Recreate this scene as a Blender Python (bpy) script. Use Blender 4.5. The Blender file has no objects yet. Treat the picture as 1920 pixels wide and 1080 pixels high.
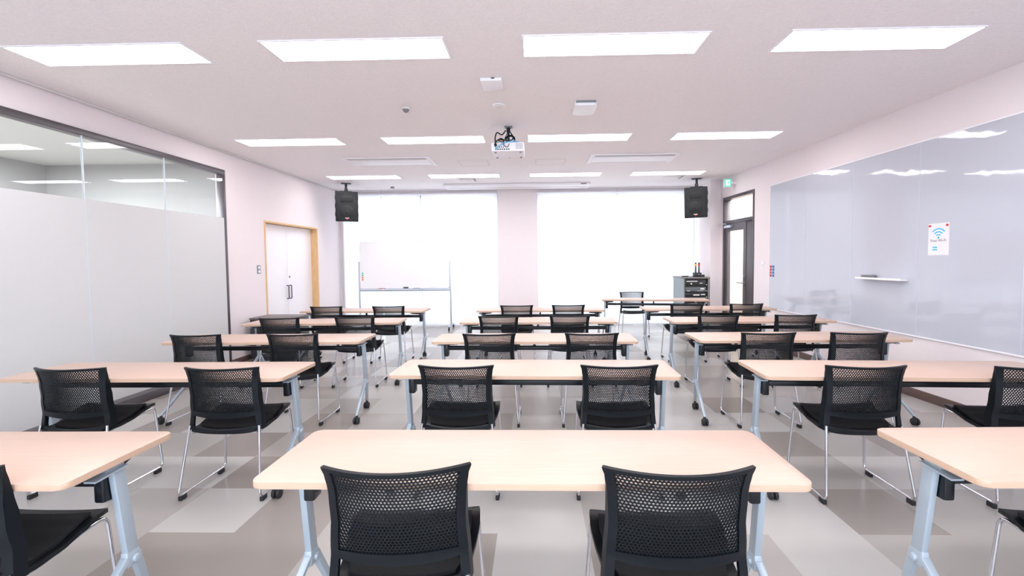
import bpy, bmesh, math, random
from mathutils import Vector, Matrix
random.seed(7)
PI = math.pi
scene = bpy.context.scene
COL = scene.collection

# ------------------------------------------------------------------ camera
def make_camera():
    p, y, r = -0.0431023627, 0.0223505182, -0.00987619127
    F = Vector((-math.sin(y)*math.cos(p), math.cos(y)*math.cos(p), math.sin(p)))
    rt = Vector((math.cos(y), math.sin(y), 0)); up = rt.cross(F)
    R = math.cos(r)*rt + math.sin(r)*up
    U = -math.sin(r)*rt + math.cos(r)*up
    cd = bpy.data.cameras.new('camera'); cam = bpy.data.objects.new('camera', cd)
    COL.objects.link(cam)
    cd.sensor_fit = 'HORIZONTAL'; cd.sensor_width = 36; cd.lens = 853.0/1920*36
    cd.shift_x = -23.4/1920; cd.shift_y = -16.13/1920
    cd.clip_start = .05; cd.clip_end = 100
    cam.matrix_world = Matrix(((R.x, U.x, -F.x, 0), (R.y, U.y, -F.y, 0), (R.z, U.z, -F.z, 1.429), (0, 0, 0, 1)))
    scene.camera = cam
make_camera()

# ------------------------------------------------------------------ light and exposure
scene.view_settings.view_transform = 'Standard'
scene.view_settings.look = 'None'
scene.view_settings.gamma = 1.0
scene.view_settings.exposure = 0.74
scene.view_settings.use_curve_mapping = False
PANEL_EMIT = 9.0
w = bpy.data.worlds.new('sky'); scene.world = w; w.use_nodes = True
bg = w.node_tree.nodes['Background']
bg.inputs[0].default_value = (0.80, 0.90, 1.0, 1); bg.inputs[1].default_value = 3.1

def area(name, loc, sx, sy, power, color=(1, .98, 1), rot=(0, 0, 0)):
    ld = bpy.data.lights.new(name, 'AREA'); ld.shape = 'RECTANGLE'; ld.size = sx; ld.size_y = sy
    ld.energy = power; ld.color = color
    o = bpy.data.objects.new(name, ld); o.location = loc; o.rotation_euler = rot; COL.objects.link(o)
# the rows of the same ceiling panels that hang behind the photographer
LX0, LDX, LY0, LDY, LL, LW = -3.69, 1.814, 3.159, 2.463, 1.255, .302
ZC = 2.95
for yy in (LY0-LDY, LY0-2*LDY):
    for i in range(4):
        area('ceiling_lamp_light', (LX0+LDX*i+LL/2, yy+LW/2, ZC-.012), LL, LW, PANEL_EMIT*PI*LL*LW)
# daylight from the window behind the photographer
area('rear_window_light', (-.2, -2.6, 1.6), 6.0, 2.0, 130, (.66, .84, 1), (PI/2, 0, 0))
# lamps of the neighbouring room behind the glass and of the corridor behind the dark door
area('side_room_light', (-6.2, 3.5, 2.9), .8, 4.0, 330, (.95, .98, 1))
area('corridor_light', (5.2, 8.2, 2.85), 1.6, 2.0, 150, (1, .97, .98))

# ------------------------------------------------------------------ materials
def srgb(r, g, b):
    def f(c):
        c /= 255.0
        return c/12.92 if c <= .04045 else ((c+.055)/1.055)**2.4
    return (f(r), f(g), f(b), 1)

def mat(name, col, rough=.5, metal=0., spec=.5, noise=0., nscale=20., bump=0., bscale=200., coat=0.):
    m = bpy.data.materials.new(name); m.use_nodes = True
    nt = m.node_tree; b = nt.nodes['Principled BSDF']
    b.inputs['Base Color'].default_value = col; b.inputs['Roughness'].default_value = rough
    b.inputs['Metallic'].default_value = metal; b.inputs['Specular IOR Level'].default_value = spec
    b.inputs['Coat Weight'].default_value = coat
    tc = nt.nodes.new('ShaderNodeTexCoord')
    n = nt.nodes.new('ShaderNodeTexNoise'); n.inputs['Scale'].default_value = nscale; n.inputs['Detail'].default_value = 4
    nt.links.new(tc.outputs['Object'], n.inputs['Vector'])
    mx = nt.nodes.new('ShaderNodeMix'); mx.data_type = 'RGBA'
    k = max(noise, .015)
    mx.inputs[6].default_value = tuple(c*(1-k) for c in col[:3]) + (1,)
    mx.inputs[7].default_value = tuple(min(1, c*(1+k)) for c in col[:3]) + (1,)
    nt.links.new(n.outputs['Fac'], mx.inputs[0]); nt.links.new(mx.outputs[2], b.inputs['Base Color'])
    if bump:
        n2 = nt.nodes.new('ShaderNodeTexNoise'); n2.inputs['Scale'].default_value = bscale; n2.inputs['Detail'].default_value = 3
        nt.links.new(tc.outputs['Object'], n2.inputs['Vector'])
        bp = nt.nodes.new('ShaderNodeBump'); bp.inputs['Strength'].default_value = bump; bp.inputs['Distance'].default_value = .01
        nt.links.new(n2.outputs['Fac'], bp.inputs['Height']); nt.links.new(bp.outputs['Normal'], b.inputs['Normal'])
    return m

def emit(name, col, strength):
    m = bpy.data.materials.new(name); m.use_nodes = True; nt = m.node_tree
    nt.nodes.clear(); o = nt.nodes.new('ShaderNodeOutputMaterial'); e = nt.nodes.new('ShaderNodeEmission')
    e.inputs[0].default_value = col; e.inputs[1].default_value = strength
    nt.links.new(e.outputs[0], o.inputs[0]); return m

def glass(name, tint, refl_rough=.0, boost=1.0):
    m = bpy.data.materials.new(name); m.use_nodes = True; nt = m.node_tree; nt.nodes.clear()
    o = nt.nodes.new('ShaderNodeOutputMaterial'); t = nt.nodes.new('ShaderNodeBsdfTransparent'); t.inputs[0].default_value = tint
    g = nt.nodes.new('ShaderNodeBsdfGlossy'); g.inputs['Roughness'].default_value = refl_rough
    f = nt.nodes.new('ShaderNodeFresnel'); f.inputs[0].default_value = 1.5
    k = nt.nodes.new('ShaderNodeMath'); k.operation = 'MULTIPLY'; k.inputs[1].default_value = boost; k.use_clamp = True
    gm = nt.nodes.new('ShaderNodeNewGeometry'); iv = nt.nodes.new('ShaderNodeMath'); iv.operation = 'SUBTRACT'; iv.inputs[0].default_value = 1.0
    nt.links.new(gm.outputs['Backfacing'], iv.inputs[1])
    k2 = nt.nodes.new('ShaderNodeMath'); k2.operation = 'MULTIPLY'
    nt.links.new(f.outputs[0], k2.inputs[0]); nt.links.new(iv.outputs[0], k2.inputs[1]); nt.links.new(k2.outputs[0], k.inputs[0])
    mx = nt.nodes.new('ShaderNodeMixShader'); nt.links.new(k.outputs[0], mx.inputs[0])
    nt.links.new(t.outputs[0], mx.inputs[1]); nt.links.new(g.outputs[0], mx.inputs[2]); nt.links.new(mx.outputs[0], o.inputs[0])
    return m

def wood(name, c1, c2, rough=.3, axis=0, scale=3.0, spec=.5, coat=0.):
    m = bpy.data.materials.new(name); m.use_nodes = True; nt = m.node_tree; b = nt.nodes['Principled BSDF']
    b.inputs['Roughness'].default_value = rough; b.inputs['Specular IOR Level'].default_value = spec
    b.inputs['Coat Weight'].default_value = coat; b.inputs['Coat Roughness'].default_value = .42
    tc = nt.nodes.new('ShaderNodeTexCoord'); mp = nt.nodes.new('ShaderNodeMapping')
    s = [60, 60, 60]; s[axis] = 2.0; mp.inputs['Scale'].default_value = s
    nt.links.new(tc.outputs['Object'], mp.inputs[0])
    n = nt.nodes.new('ShaderNodeTexNoise'); n.inputs['Scale'].default_value = scale; n.inputs['Detail'].default_value = 5; n.inputs['Distortion'].default_value = .4
    nt.links.new(mp.outputs[0], n.inputs['Vector'])
    cr = nt.nodes.new('ShaderNodeValToRGB'); cr.color_ramp.elements[0].position = .3; cr.color_ramp.elements[1].position = .7
    cr.color_ramp.elements[0].color = c1; cr.color_ramp.elements[1].color = c2
    nt.links.new(n.outputs['Fac'], cr.inputs[0]); nt.links.new(cr.outputs[0], b.inputs['Base Color'])
    return m

def fabric_translucent(name, col, mixf=.55):
    m = bpy.data.materials.new(name); m.use_nodes = True; nt = m.node_tree; nt.nodes.clear()
    o = nt.nodes.new('ShaderNodeOutputMaterial')
    d = nt.nodes.new('ShaderNodeBsdfDiffuse'); t = nt.nodes.new('ShaderNodeBsdfTranslucent')
    tc = nt.nodes.new('ShaderNodeTexCoord'); mp = nt.nodes.new('ShaderNodeMapping'); mp.inputs['Scale'].default_value = (3, 3, 160)
    n = nt.nodes.new('ShaderNodeTexNoise'); n.inputs['Scale'].default_value = 3
    nt.links.new(tc.outputs['Object'], mp.inputs[0]); nt.links.new(mp.outputs[0], n.inputs['Vector'])
    mx = nt.nodes.new('ShaderNodeMix'); mx.data_type = 'RGBA'
    mx.inputs[6].default_value = tuple(c*.97 for c in col[:3])+(1,); mx.inputs[7].default_value = col
    nt.links.new(n.outputs['Fac'], mx.inputs[0])
    nt.links.new(mx.outputs[2], d.inputs[0]); nt.links.new(mx.outputs[2], t.inputs[0])
    ms = nt.nodes.new('ShaderNodeMixShader'); ms.inputs[0].default_value = mixf
    nt.links.new(d.outputs[0], ms.inputs[1]); nt.links.new(t.outputs[0], ms.inputs[2]); nt.links.new(ms.outputs[0], o.inputs[0])
    return m

M = dict(
    wall=mat('wall_paint', srgb(236, 225, 226), .8, bump=.06, bscale=350),
    wall_white=mat('white_paint', srgb(232, 228, 231), .6),
    ceiling=mat('ceiling_board', srgb(246, 239, 240), .9, noise=.08, nscale=70, bump=.35, bscale=70),
    tileL=mat('vinyl_tile_light', srgb(184, 180, 176), .22, noise=.03, nscale=120, spec=.5),
    tileM=mat('vinyl_tile_mid', srgb(168, 162, 157), .22, noise=.03, nscale=120, spec=.5),
    tileD=mat('vinyl_tile_dark', srgb(148, 140, 134), .22, noise=.03, nscale=120, spec=.5),
    brown=mat('brown_vinyl_baseboard', srgb(98, 76, 70), .5),
    darkframe=mat('dark_bronze_aluminium', srgb(88, 82, 86), .35, metal=.4),
    darkdoor=mat('dark_door_paint', srgb(92, 86, 88), .4, metal=.2),
    clear=glass('clear_glass', (.90, .94, .93, 1)),
    partition=glass('partition_glass', (.95, .97, .97, 1), boost=1.1),
    joint=mat('clear_silicone_joint', srgb(205, 214, 222), .3),
    frost=mat('frosted_film', srgb(208, 207, 207), .6, spec=.2),
    board=None,
    wood=wood('beech_laminate', srgb(196, 163, 144), srgb(204, 172, 153), .5, spec=1.0, coat=.8),
    edge=wood('beech_edge_band', srgb(200, 166, 142), srgb(208, 176, 152), .4),
    jamb=wood('pine_jamb', srgb(214, 164, 108), srgb(240, 205, 158), .5, axis=2),
    silver=mat('silver_powder_coat', srgb(174, 185, 195), .38, metal=.25),
    chrome=mat('chrome', srgb(215, 215, 220), .12, metal=1.0),
    black=mat('black_plastic', srgb(12, 18, 24), .38, spec=.26),
    blackseat=mat('black_seat_plastic', srgb(15, 18, 23), .42, spec=.35),
    blackfab=mat('black_mesh_fabric', srgb(17, 16, 19), .8, bump=.6, bscale=600),
    blackbeam=mat('black_steel', srgb(14, 20, 27), .3),
    rubber=mat('black_rubber', srgb(34, 34, 37), .6),
    white=mat('white_plastic', srgb(246, 242, 246), .4),
    offwhite=mat('off_white_plastic', srgb(226, 220, 216), .5),
    grey=mat('grey_plastic', srgb(128, 130, 134), .5),
    slot=mat('dark_slot', srgb(70, 70, 74), .7),
    whiteboard=mat('whiteboard_enamel', srgb(250, 247, 250), .15),
    alu=mat('aluminium', srgb(196, 202, 212), .35, metal=.5),
    speaker=mat('speaker_black', srgb(22, 23, 25), .6, bump=.2, bscale=300),
    grille=mat('speaker_grille', srgb(30, 31, 33), .55, noise=.3, nscale=220, bump=.5, bscale=400),
    rackside=mat('rack_grey_steel', srgb(134, 144, 148), .45),
    rackedge=mat('rack_taupe_top', srgb(112, 104, 102), .4),
    rackin=mat('rack_unit_black', srgb(26, 28, 31), .4),
    unitgrey=mat('rack_unit_grey', srgb(88, 92, 98), .4),
    cabinet=mat('charcoal_cabinet', srgb(58, 58, 63), .45),
    red=mat('red_plastic', srgb(222, 60, 58), .35),
    blue=mat('blue_plastic', srgb(50, 120, 196), .35),
    cyan=mat('cyan_print', srgb(48, 190, 226), .5),
    ink=mat('grey_ink', srgb(120, 112, 118), .6),
    paper=mat('white_paper', srgb(244, 238, 242), .6),
    yellow=mat('yellow_plastic', srgb(226, 176, 44), .4),
    orange=mat('orange_plastic', srgb(240, 140, 70), .4),
    green=mat('green_plastic', srgb(90, 200, 170), .4),
    bluecable=mat('blue_cable', srgb(110, 190, 226), .5),
    corridor=mat('corridor_beige_wall', srgb(214, 196, 182), .8),
    sideceil=mat('side_room_ceiling', srgb(200, 200, 198), .9),
    sidewall=mat('side_room_wall', srgb(170, 168, 168), .9),
    panel=emit('lamp_diffuser', (1, .98, 1, 1), PANEL_EMIT),
    exitface=emit('exit_sign_face', (.82, 1, .93, 1), .95),
    exitgreen=emit('exit_sign_green', (.08, .62, .42, 1), .9),
    blind=fabric_translucent('roller_blind_fabric', (.92, .89, .91, 1)),
)
def board_mat():
    m = mat('glass_board', srgb(194, 195, 205), .04, spec=.65)
    nt = m.node_tree; b = nt.nodes['Principled BSDF']
    tc = nt.nodes.new('ShaderNodeTexCoord'); n = nt.nodes.new('ShaderNodeTexNoise'); n.inputs['Scale'].default_value = 3.2; n.inputs['Detail'].default_value = 2
    nt.links.new(tc.outputs['Object'], n.inputs['Vector'])
    bp = nt.nodes.new('ShaderNodeBump'); bp.inputs['Strength'].default_value = .12; bp.inputs['Distance'].default_value = .02
    nt.links.new(n.outputs['Fac'], bp.inputs['Height']); nt.links.new(bp.outputs['Normal'], b.inputs['Normal'])
    return m
M['board'] = board_mat()

# ------------------------------------------------------------------ mesh helpers
def add_box(bm, x0, x1, y0, y1, z0, z1, bev=0., seg=2, mi=0, mat4=None):
    vs = [bm.verts.new(v) for v in ((x0, y0, z0), (x1, y0, z0), (x1, y1, z0), (x0, y1, z0), (x0, y0, z1), (x1, y0, z1), (x1, y1, z1), (x0, y1, z1))]
    fs = [bm.faces.new([vs[i] for i in q]) for q in ((3, 2, 1, 0), (4, 5, 6, 7), (0, 1, 5, 4), (1, 2, 6, 5), (2, 3, 7, 6), (3, 0, 4, 7))]
    for f in fs: f.material_index = mi
    if bev:
        es = list({e for f in fs for e in f.edges})
        r = bmesh.ops.bevel(bm, geom=es, offset=bev, segments=seg, profile=.5, affect='EDGES')
        for f in r['faces']: f.material_index = mi
        vs = list({v for f in r['faces'] for v in f.verts} | {v for v in vs if v.is_valid})
    if mat4 is not None: bmesh.ops.transform(bm, matrix=mat4, verts=vs)
    return vs

def add_hexa(bm, bot, top, mi=0):
    """a bar given by two quads of four corners"""
    a = [bm.verts.new(p) for p in bot]; b = [bm.verts.new(p) for p in top]
    bm.faces.new(a[::-1]).material_index = mi; bm.faces.new(b).material_index = mi
    for i in range(4):
        j = (i+1) % 4; bm.faces.new((a[i], a[j], b[j], b[i])).material_index = mi
    return a+b

def fillet(pts, r, n=5):
    pts = [Vector(p) for p in pts]; out = [pts[0]]
    for i in range(1, len(pts)-1):
        p, a, b = pts[i], pts[i-1], pts[i+1]
        d1 = (a-p); d2 = (b-p); rr = min(r, d1.length*.45, d2.length*.45)
        s = p+d1.normalized()*rr; e = p+d2.normalized()*rr
        for k in range(n+1):
            t = k/n; out.append((1-t)**2*s + 2*t*(1-t)*p + t*t*e)
    out.append(pts[-1]); return out

def add_tube(bm, pts, r, n=10, cap=True, mi=0):
    pts = [Vector(p) for p in pts]; rs = r if isinstance(r, (list, tuple)) else [r]*len(pts)
    rings = []; up = None
    for i, p in enumerate(pts):
        d = (pts[min(i+1, len(pts)-1)]-pts[max(i-1, 0)]).normalized()
        if up is None:
            up = Vector((0, 0, 1)) if abs(d.z) < .9 else Vector((1, 0, 0))
        x = up-d*up.dot(d)
        if x.length < 1e-4: x = d.orthogonal()
        x.normalize(); y = d.cross(x); up = x
        rings.append([bm.verts.new(p+(x*math.cos(2*PI*k/n)+y*math.sin(2*PI*k/n))*rs[i]) for k in range(n)])
    for a, b in zip(rings, rings[1:]):
        for k in range(n):
            f = bm.faces.new((a[k], a[(k+1) % n], b[(k+1) % n], b[k])); f.smooth = True; f.material_index = mi
    if cap:
        bm.faces.new(rings[0][::-1]).material_index = mi; bm.faces.new(rings[-1]).material_index = mi

def add_cyl(bm, c, axis, r, h, n=20, r2=None, mi=0, bev=0.):
    a = Vector(axis).normalized(); c = Vector(c); r2 = r if r2 is None else r2
    if bev:
        add_tube(bm, [c, c+a*bev*.3, c+a*bev, c+a*(h-bev), c+a*(h-bev*.3), c+a*h], [r-bev, r-bev*.3, r, r2, r2-bev*.3, r2-bev], n, True, mi)
    else:
        add_tube(bm, [c, c+a*h], [r, r2], n, True, mi)

def rounded_rect(w, d, r, n=6):
    out = []
    for cx, cy, a0 in ((w/2-r, d/2-r, 0), (-w/2+r, d/2-r, 90), (-w/2+r, -d/2+r, 180), (w/2-r, -d/2+r, 270)):
        for k in range(n+1):
            a = math.radians(a0+90*k/n); out.append((cx+r*math.cos(a), cy+r*math.sin(a)))
    return out

def add_prism(bm, poly, z0, z1, mi_side=0, mi_cap=0, bev=0.):
    a = [bm.verts.new((x, y, z0)) for x, y in poly]; b = [bm.verts.new((x, y, z1)) for x, y in poly]
    f0 = bm.faces.new(a[::-1]); f1 = bm.faces.new(b); f0.material_index = f1.material_index = mi_cap
    for i in range(len(poly)):
        j = (i+1) % len(poly); f = bm.faces.new((a[i], a[j], b[j], b[i])); f.material_index = mi_side; f.smooth = True
    if bev:
        bmesh.ops.bevel(bm, geom=list(f1.edges)+list(f0.edges), offset=bev, segments=2, profile=.5, affect='EDGES')
    return a+b

def obj(name, bm, mats, parent=None, smooth=35, loc=None, rotz=None, recalc=True):
    if recalc: bmesh.ops.recalc_face_normals(bm, faces=bm.faces)
    me = bpy.data.meshes.new(name); bm.to_mesh(me); bm.free()
    for m in (mats if isinstance(mats, (list, tuple)) else [mats]): me.materials.append(m)
    if smooth:
        for p in me.polygons: p.use_smooth = True
        me.set_sharp_from_angle(angle=math.radians(smooth))
    o = bpy.data.objects.new(name, me); COL.objects.link(o)
    if parent: o.parent = parent
    if loc: o.location = loc
    if rotz is not None: o.rotation_euler = (0, 0, rotz)
    return o

def tag(o, label, cat, group=None):
    o['label'] = label; o['category'] = cat
    if group: o['group'] = group
    return o
def thing(name, label, cat, loc=(0, 0, 0), rotz=0, group=None):
    o = bpy.data.objects.new(name, None); o.empty_display_size = .1; COL.objects.link(o)
    o.location = loc; o.rotation_euler = (0, 0, rotz); return tag(o, label, cat, group)
def struct(name, bm, mats, parent=None, **k):
    o = obj(name, bm, mats, parent, **k)
    if parent is None: o['kind'] = 'structure'
    return o
def struct_root(name, loc=(0, 0, 0), rotz=0):
    o = bpy.data.objects.new(name, None); o.empty_display_size = .1; COL.objects.link(o)
    o.location = loc; o.rotation_euler = (0, 0, rotz); o['kind'] = 'structure'; return o
def boxobj(name, dims, m, parent=None, bev=0., fn=obj, **k):
    bm = bmesh.new(); add_box(bm, *dims, bev=bev); return fn(name, bm, m, parent, **k)
KIDS = {}
def copy_tree(o, parent=None):
    c = o.copy(); COL.objects.link(c)
    if parent: c.parent = parent
    for ch in o.children: copy_tree(ch, c)
    return c

# ------------------------------------------------------------------ room shell
XL, YF, YB = -4.22, 9.8, -2.7           # left wall, far (window) wall, wall behind the camera
WR0 = Vector((3.87, 3.7)); WSL = -.0395  # right wall leans a touch
WANG = math.atan(-WSL)                   # rotation about z
def rw(Y): return WR0.x+WSL*(Y-WR0.y)
WC = math.cos(WANG)
RY0 = YB-.1
# right-wall frame: local +y runs along the wall towards the window wall, local -x points into the room
RWO = (rw(RY0), RY0, 0)
def ry(Y): return (Y-RY0)/WC             # world Y -> local y on the right wall

# floor of square vinyl tiles in three greys
def floor():
    t, X0, Y0 = .466, -.206, 2.316
    fixed = {(0, -1): 0, (-1, -1): 2, (-2, -1): 1, (-3, -1): 2, (-4, -1): 2, (-5, -1): 1, (1, -1): 2, (2, -1): 1, (3, -1): 0, (4, -1): 1,
             (-4, 0): 0, (-3, 0): 2, (-2, 0): 1, (-1, 0): 0, (0, 0): 0, (1, 0): 1, (2, 0): 0, (3, 0): 0, (4, 0): 2, (5, 0): 1, (-5, 0): 1,
             (-4, 1): 2, (-5, 1): 0, (-3, 1): 1, (3, 1): 1, (4, 1): 1, (5, 1): 0, (-1, 1): 1, (0, 1): 1, (1, 1): 1,
             (-5, 2): 2, (-4, 2): 1, (4, 2): 2, (3, 2): 1, (5, 2): 1, (-6, 2): 1}
    bm = bmesh.new(); i0, i1, j0, j1 = -9, 9, -12, 17
    g = {}
    for i in range(i0, i1+1):
        for j in range(j0, j1+1): g[i, j] = bm.verts.new((X0+t*i, Y0+t*j, 0))
    for i in range(i0, i1):
        for j in range(j0, j1):
            f = bm.faces.new((g[i, j], g[i+1, j], g[i+1, j+1], g[i, j+1]))
            f.material_index = fixed.get((i, j), random.choices((0, 1, 2), (.35, .4, .25))[0])
    struct('floor', bm, [M['tileL'], M['tileM'], M['tileD']], smooth=0, recalc=False)
floor()
boxobj('ceiling', (-4.6, 4.3, YB-.2, YF+.3, ZC, ZC+.12), M['ceiling'], fn=struct)

# left wall: opening for the glass partition (Y < 6.09, z < 2.67) and for the double door
DY0, DY1, DZ = 7.07, 8.76, 2.06
bm = bmesh.new()
add_box(bm, XL-.2, XL, YB-.1, 6.09, 2.67, ZC)
add_box(bm, XL-.07, XL, 6.09, DY0-.025, 0, ZC)
add_box(bm, XL-.2, XL, DY0-.025, DY1+.025, DZ+.025, ZC)
add_box(bm, XL-.2, XL, DY1+.025, YF+.2, 0, ZC)
add_box(bm, XL-.2, XL, YB-.1, YB+.6, 0, 2.67)
struct('wall_left', bm, M['wall'], smooth=0)
boxobj('wall_back', (-4.5, 4.4, YB-.15, YB, 0, ZC), M['wall'], fn=struct)
# far wall with two window openings and a shallow pillar between them
bm = bmesh.new()
add_box(bm, -4.45, -4.12, YF, YF+.2, 0, ZC)
add_box(bm, -.78, .06, YF-.03, YF+.2, 0, ZC-.0)
add_box(bm, 3.45, 4.1, YF, YF+.2, 0, ZC)
add_box(bm, -4.12, -.78, YF, YF+.2, 2.85, ZC)
add_box(bm, .06, 3.45, YF, YF+.2, 2.85, ZC)
struct('wall_front', bm, M['wall'], smooth=0)
boxobj('trim_1', (3.46, 3.9, 9.05, YF, 0, ZC), M['wall'], fn=struct)
# right wall (local frame), door opening
RD0, RD1, RDZ = ry(7.78), ry(8.93), 2.58
bm = bmesh.new()
add_box(bm, 0, .18, 0, RD0, 0, ZC)
add_box(bm, 0, .18, RD0, RD1, RDZ, ZC)
add_box(bm, 0, .18, RD1, ry(YF+.2), 0, ZC)
struct('wall_right', bm, M['wall'], smooth=0, loc=RWO, rotz=WANG)
# baseboards
boxobj('baseboard_right', (-.012, 0, .1, RD0-.05, 0, .09), M['brown'], fn=struct, loc=RWO, rotz=WANG, bev=.004)
bm = bmesh.new(); add_box(bm, XL, XL+.012, 6.13, DY0-.03, 0, .075, bev=.004); add_box(bm, XL, XL+.012, DY1+.03, YF-.02, 0, .075, bev=.004)
struct('baseboard_left', bm, M['brown'])
bm = bmesh.new(); add_box(bm, XL+.014, XL+.03, 3.0, 9.7, ZC-.02, ZC-.002); struct('trim_2', bm, M['offwhite'])

# ---- glass partition on the left: dark frame, three panes with a frosted film
part = struct_root('window_3')
GX = -4.15
bm = bmesh.new()
add_box(bm, XL-.02, XL+.06, YB+.6, 6.10, 2.61, 2.675, bev=.004)
add_box(bm, XL-.02, XL+.06, 6.035, 6.10, .06, 2.61, bev=.004)
obj('partition_frame', bm, M['darkframe'], part)
boxobj('sill', (XL-.05, -4.03, YB+.6, 6.10, 0, .085), M['darkframe'], part, bev=.006)
seams = [YB+.62, .95, 2.05, 3.12, 4.14, 5.07, 6.035]
for a, b in zip(seams, seams[1:]):
    pn = boxobj('glass_pane', (GX-.006, GX, a+.006, b-.006, .085, 2.61), M['partition'], part)
    boxobj('frosted_film', (GX+.0005, GX+.0015, a+.006, b-.006, .085, 2.03), M['frost'], pn)
for s in seams[1:-1]:
    boxobj('glass_joint', (GX-.009, GX+.003, s-.006, s+.006, .085, 2.61), M['joint'], part)

# neighbouring room behind the glass
boxobj('wall_side_room', (-7.6, -7.5, YB-.2, 7.2, 0, ZC), M['sidewall'], fn=struct)
boxobj('wall_side_room_end', (-7.5, XL-.06, 6.9, 7.0, 0, ZC), M['sidewall'], fn=struct)
boxobj('wall_side_room_back', (-7.5, XL-.2, YB-.3, YB-.2, 0, ZC), M['sidewall'], fn=struct)
boxobj('floor_side_room', (-7.6, XL-.05, YB-.3, 7.2, -.1, 0), M['tileD'], fn=struct)
boxobj('ceiling_side_room', (-7.7, -4.6, YB-.3, 7.2, ZC, ZC+.1), M['sideceil'], fn=struct)

# ---- white double door, recessed in a pine frame
d1 = struct_root('door_1')
RX = XL-.115
bm = bmesh.new()
add_box(bm, XL-.17, XL+.01, DY0-.025, DY0, 0, DZ+.025); add_box(bm, XL-.17, XL+.01, DY1, DY1+.025, 0, DZ+.025)
add_box(bm, XL-.17, XL+.01, DY0, DY1, DZ, DZ+.025)
obj('door_frame', bm, M['jamb'], d1)
DM = 7.90
for a, b, s in ((DY0+.002, DM-.002, -1), (DM+.002, DY1-.002, 1)):
    leaf = boxobj('door_leaf', (RX-.04, RX, a, b, .01, DZ-.004), M['white'], d1, bev=.003)
    bm = bmesh.new(); yy = DM+s*.045
    add_tube(bm, fillet([(RX-.002, yy, .79), (RX+.035, yy, .79), (RX+.035, yy, 1.02), (RX-.002, yy, 1.02)], .015), .008)
    obj('pull_handle', bm, M['slot'], leaf)
bm = bmesh.new(); add_cyl(bm, (RX-.001, DM+.05, 1.17), (1, 0, 0), .02, .008, bev=.002); obj('lock', bm, M['grey'], d1)
boxobj('wall_behind_door', (XL-.32, XL-.2, DY0-.2, DY1+.2, 0, DZ+.2), M['sidewall'], fn=struct)

# ---- dark door with transom on the right wall (local frame)
d2 = struct_root('door_2', RWO, WANG)
FZ = 2.10
bm = bmesh.new()
for dims in ((-.012, .12, RD0, RD0+.045, 0, RDZ), (-.012, .12, RD1-.05, RD1, 0, RDZ), (-.012, .12, RD0+.045, RD1-.05, RDZ-.055, RDZ), (-.008, .12, RD0+.045, RD1-.05, FZ-.03, FZ+.03)):
    add_box(bm, *dims, bev=.003)
obj('door_frame', bm, M['darkframe'], d2)
boxobj('transom_pane', (.05, .056, RD0+.045, RD1-.05, FZ+.03, RDZ-.055), M['clear'], d2)
side = boxobj('fixed_panel', (.02, .06, RD0+.045, RD0+.30, .01, FZ-.03), M['darkdoor'], d2, bev=.003)
ya, yb = RD0+.304, RD1-.052
bm = bmesh.new()
add_box(bm, .015, .055, ya, ya+.10, .01, FZ-.034); add_box(bm, .015, .055, yb-.10, yb, .01, FZ-.034)
add_box(bm, .015, .055, ya+.10, yb-.10, .01, .25); add_box(bm, .015, .055, ya+.10, yb-.10, FZ-.17, FZ-.034)
leaf = obj('door_leaf', bm, M['darkdoor'], d2, smooth=0)
boxobj('glass_pane', (.032, .038, ya+.09, yb-.09, .24, FZ-.16), M['clear'], leaf)
bm = bmesh.new(); add_cyl(bm, (.016, ya+.05, .98), (-1, 0, 0), .022, .01, bev=.002)
add_tube(bm, fillet([(.01, ya+.05, .98), (-.045, ya+.05, .98), (-.045, ya+.19, .98)], .02), .009)
add_cyl(bm, (.016, ya+.05, 1.10), (-1, 0, 0), .02, .012, bev=.002)
obj('lever_handle', bm, M['grey'], leaf)
bm = bmesh.new(); add_box(bm, -.045, .014, yb-.30, yb-.06, FZ-.11, FZ-.06, bev=.006)
add_tube(bm, [(-.03, yb-.12, FZ-.055), (-.03, yb-.12, FZ-.03), (-.12, yb+.02, FZ-.025), (-.012, yb+.03, FZ-.02)], .009)
obj('door_closer', bm, M['alu'], leaf)
# corridor beyond
bm = bmesh.new(); add_box(bm, 0, .1, 0, 4.5, -.02, ZC)
struct('wall_corridor', bm, M['wall_white'], loc=(6.3, 5.5, 0))
boxobj('wall_corridor_end', (4.05, 6.3, 9.55, 9.7, 0, ZC), M['corridor'], fn=struct)
boxobj('wall_corridor_near', (4.1, 6.3, 5.8, 5.9, 0, ZC), M['wall_white'], fn=struct)
boxobj('floor_corridor', (3.9, 6.4, 5.6, 9.9, -.1, -.001), M['tileL'], fn=struct)
boxobj('ceiling_corridor', (4.3, 6.4, 5.6, 9.9, ZC, ZC+.1), M['ceiling'], fn=struct)

# ---- windows behind the blinds
for k, (a, b) in enumerate(((-4.12, -.78), (.06, 3.45))):
    wr = struct_root('window_%d' % (k+1))
    bm = bmesh.new(); n = 2; st = (b-a)/n
    for i in range(n+1):
        x = a+st*i; add_box(bm, max(a, x-.03), min(b, x+.03), YF+.12, YF+.18, .04, 2.85)
    add_box(bm, a, b, YF+.12, YF+.18, 0, .05); add_box(bm, a, b, YF+.12, YF+.18, 2.80, 2.85)
    obj('window_frame', bm, M['alu'], wr, smooth=0)
    for i in range(n):
        boxobj('window_pane', (a+st*i+.03, a+st*(i+1)-.03, YF+.145, YF+.15, .05, 2.80), M['clear'], wr)

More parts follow.
